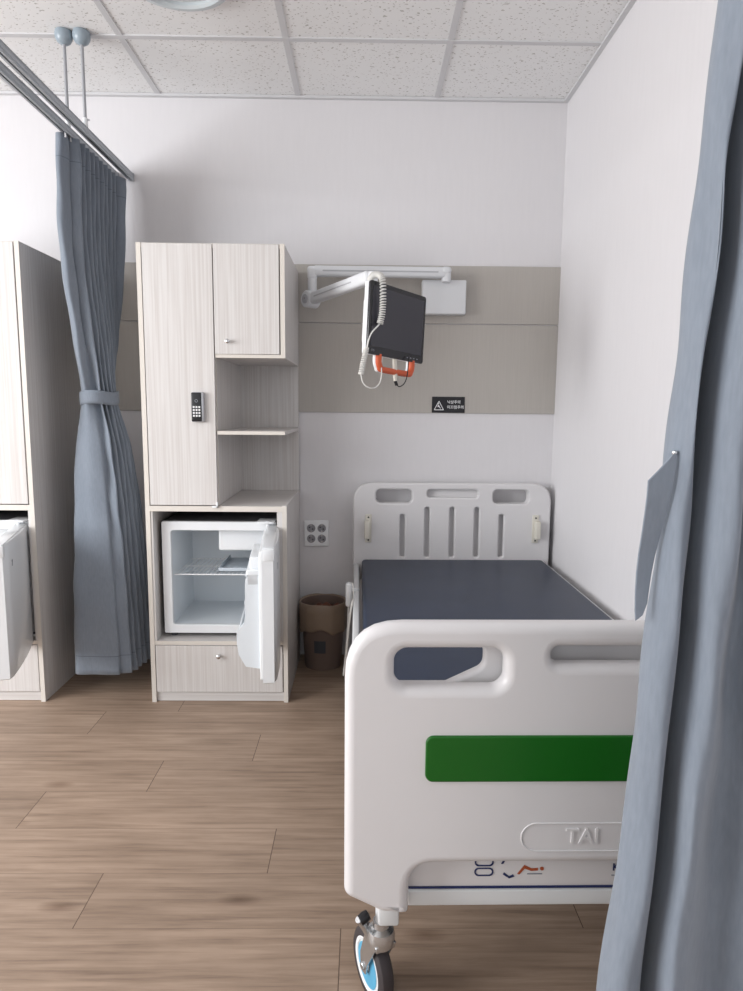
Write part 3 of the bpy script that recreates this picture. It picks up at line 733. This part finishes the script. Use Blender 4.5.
tri = [(-.070, -.026), (-.020, -.026), (-.045, .020)]; ti2 = [(-.0645, -.0225), (-.0255, -.0225), (-.045, .0135)]
b.mesh(plate_mesh([round_poly(tri, [.003]*3, 3), round_poly(ti2, [.002]*3, 3)[::-1]], .0005, .0001, 0), 'mark', T((0, -.0044, 0)))
b.mesh(plate_mesh([[(-.052, -.006), (-.046, .000), (-.040, -.010), (-.036, -.018), (-.039, -.018), (-.045, -.010), (-.050, -.012)][::-1]], .0005, .0001, 0), 'mark', T((0, -.0044, 0)))
b.lathe([(0, 0), (.0028, 0), (.0028, .0006), (0, .0006)], 'mark', T((-.047, -.0040, .004)) @ Matrix.Rotation(PI/2, 4, 'X'), 14)
b.build('warning_triangle', sg, auto=False)
b = MB(); b.mesh(text_mesh('낙상주의', .0175, .0005, 'LEFT', .0002), 'mark', T((-.006, -.0044, .012))); b.mesh(text_mesh('미끄럼주의', .0175, .0005, 'LEFT', .0002), 'mark', T((-.006, -.0044, -.012)))
b.build('lettering', sg, auto=False)

# ---------------------------------------------------------------- monitor arm
ma = empty('monitor_arm', (.366, YB-.008, 1.74)); tag(ma, 'white jointed wall arm on the beige panel holding the bedside screen', 'wall arm')
def A_(x, y, z): return (x-.366, y-(YB-.008), z-1.74)
b = MB(); b.box(-.103, .100, -.060, 0, -.075, .078, 'arm', .006, 3); b.build('wall_box', ma)
def rbar(mb, p, q, wd, ht, m, bev=.01):
    p, q = Vector(p), Vector(q); d = q-p; X = d.normalized(); Y = Vector((0, 0, 1)).cross(X).normalized(); Z = X.cross(Y)
    mt = Matrix(((X.x, Y.x, Z.x, p.x), (X.y, Y.y, Z.y, p.y), (X.z, Y.z, Z.z, p.z), (0, 0, 0, 1)))
    mb.box(0, d.length, -wd/2, wd/2, -ht/2, ht/2, m, bev, 3, mt); return mb
b = MB(); b.cyl(A_(.368, 3.10, 1.800), A_(.368, 3.10, 1.853), .0215, 'arm', 28); b.box(*[c for c in (.368-.366-.025, .368-.366+.022)], -.118, -.068, .094, .128, 'arm', .016, 4); b.build('upright', ma)
b = MB(); rbar(b, A_(-.235, 3.095, 1.842), A_(.37, 3.10, 1.842), .044, .048, 'arm', .013); rbar(b, A_(-.19, 3.0725, 1.842), A_(.33, 3.0775, 1.842), .003, .006, 'plate', .001); b.build('upper_arm', ma)
b = MB(); b.box(*[v for v in (-.2605-.366, -.2165-.366)], -.119, -.075, .062, .124, 'arm', .015, 4)
b.cyl(A_(-.2385, 3.095, 1.735), A_(-.2385, 3.095, 1.81), .0205, 'arm', 28); b.build('elbow_post', ma)
b = MB(); c0 = Vector(A_(-.243, 3.075, 1.715)); ax = Vector((.75, .66, 0)).normalized()
b.cyl(c0-ax*.032, c0+ax*.032, .037, 'arm', 36); b.cyl(c0-ax*.036, c0-ax*.031, .020, 'plate', 28); b.cyl(c0-ax*.038, c0-ax*.034, .006, 'steel', 16); b.build('pivot_hub', ma)
P1 = Vector(A_(-.235, 3.06, 1.716)); P2 = Vector(A_(.020, 2.615, 1.728))
b = MB(); rbar(b, P1, P2, .044, .050, 'arm', .013)
dd_ = (P2-P1).normalized(); sd = Vector((-dd_.y, dd_.x, 0)).normalized()*-.0225
rbar(b, P1+dd_*.06-sd*-1, P1+dd_*.40+sd, .003, .005, 'plate', .001); b.build('spring_arm', ma)
b = MB(); b.cyl(A_(.030, 2.60, 1.56), A_(.030, 2.60, 1.745), .019, 'arm', 24); rbar(b, A_(.030, 2.60, 1.575), A_(.088, 2.552, 1.56), .035, .05, 'arm', .008); b.build('screen_bracket', ma)

# ---------------------------------------------------------------- bedside screen
RZ = math.atan2(.240, .218)
tv = empty('bedside_screen', (.121, 2.520, 1.543), RZ); tv.rotation_euler = (0, math.radians(3.7), RZ)
tag(tv, 'dark flat bedside screen with white back hanging from the wall arm', 'screen')
b = MB(); b.box(-.162, .162, .004, .026, -.127, .127, 'white', .006, 3).box(-.150, .10, .024, .042, -.09, .07, 'white', .010, 3); b.build('back_shell', tv)
b = MB(); b.mesh(plate_mesh([rrect(-.162, .162, -.128, .128, .010)], .005, .0015, 2), 'bezel', T((0, .000, 0)), True); b.build('bezel', tv, auto=False)
b = MB(); b.box(-.148, .148, -.0056, -.0045, -.098, .111, 'screen'); b.build('display', tv)
MB().mesh(text_mesh('CTS', .010, .0003), 'greymark', T((-.136, -.0055, -.114))).build('lettering', tv, auto=False)
for k in range(4): MB().box(.06+k*.02, .068+k*.02, -.0056, -.0048, -.116, -.113, 'greymark').build('button', tv)
# handle below
def U(off, y): return [(-.090, y, -.122), (-.090, y, -.148), (-.080, y, -.168), (-.062, y, -.175), (.080, y, -.175), (.096, y, -.169), (.104, y, -.152), (.104, y, -.122)]
b = MB()
for pts_, yy, m_, w_ in ((U(0, 0), .004, 'orange', .0115), (U(0, 0), .019, 'white', .0105)):
    b.tube(spline([(x, yy, z) for x, y, z in pts_], 46), w_, m_, 10)
b.build('handle', tv)

# coiled cable of the handset
def coil(path, n_turn, R_, r_, m, nm, par, per=14, nseg=6):
    base = spline(path, 200); out = []; tot = n_turn*per
    nrm = Vector((0, 1, .2))
    for i in range(tot+1):
        u = i/tot*199; k = min(int(u), 198); f = u-k; p = base[k].lerp(base[k+1], f); t = (base[k+1]-base[k]).normalized()
        nrm = (nrm-t*nrm.dot(t)).normalized(); bn = t.cross(nrm); a = 2*PI*i/per
        out.append(p+(nrm*math.cos(a)+bn*math.sin(a))*R_)
    MB().tube(out, r_, m, nseg).build(nm, par)
cc = empty('coiled_cable', (.06, 2.40, 1.70)); tag(cc, 'white coiled cable looped over the front of the dark screen', 'cable')
def C_(L): return [Vector(p)-Vector((.06, 2.40, 1.70)) for p in L]
coil(C_([(.018, 2.462, 1.690), (.030, 2.445, 1.703), (.050, 2.425, 1.700), (.062, 2.415, 1.68), (.064, 2.415, 1.62), (.062, 2.415, 1.57), (.054, 2.415, 1.532)]), 34, .0100, .0024, 'cord', 'upper_coil', cc)
MB().tube(spline(C_([(.054, 2.415, 1.532), (.046, 2.405, 1.521), (.026, 2.390, 1.498), (.014, 2.385, 1.47), (.008, 2.385, 1.44), (.004, 2.39, 1.425)]), 30), .0026, 'cord').build('straight_lead', cc)
coil(C_([(.006, 2.39, 1.445), (.002, 2.39, 1.42), (-.006, 2.392, 1.385), (-.012, 2.395, 1.352)]), 17, .0085, .0023, 'cord', 'lower_coil', cc)
MB().tube(spline(C_([(-.012, 2.395, 1.352), (-.006, 2.395, 1.325), (.010, 2.40, 1.308), (.034, 2.41, 1.304), (.054, 2.43, 1.320), (.062, 2.44, 1.350), (.062, 2.45, 1.39), (.066, 2.46, 1.43)]), 40), .0022, 'cord').build('loop_lead', cc)
pl = empty('hanging_plug', (.112, 2.52, 1.40)); tag(pl, 'cream plug with black tip on a black lead below the screen', 'plug')
MB().cyl((0, 0, .03), (.004, -.002, -.055), .0085, 'cream', 16).cyl((.004, -.002, -.055), (.0045, -.002, -.066), .007, 'cream', 16).build('plug_body', pl)
MB().cyl((.0045, -.002, -.066), (.010, 0, -.082), .006, 'black', 14).tube(spline([(.009, 0, -.08), (.022, 0, -.086), (.040, .004, -.072), (.050, .01, -.040), (.054, .02, .01), (.056, .03, .03)], 30), .002, 'black').build('black_lead', pl)
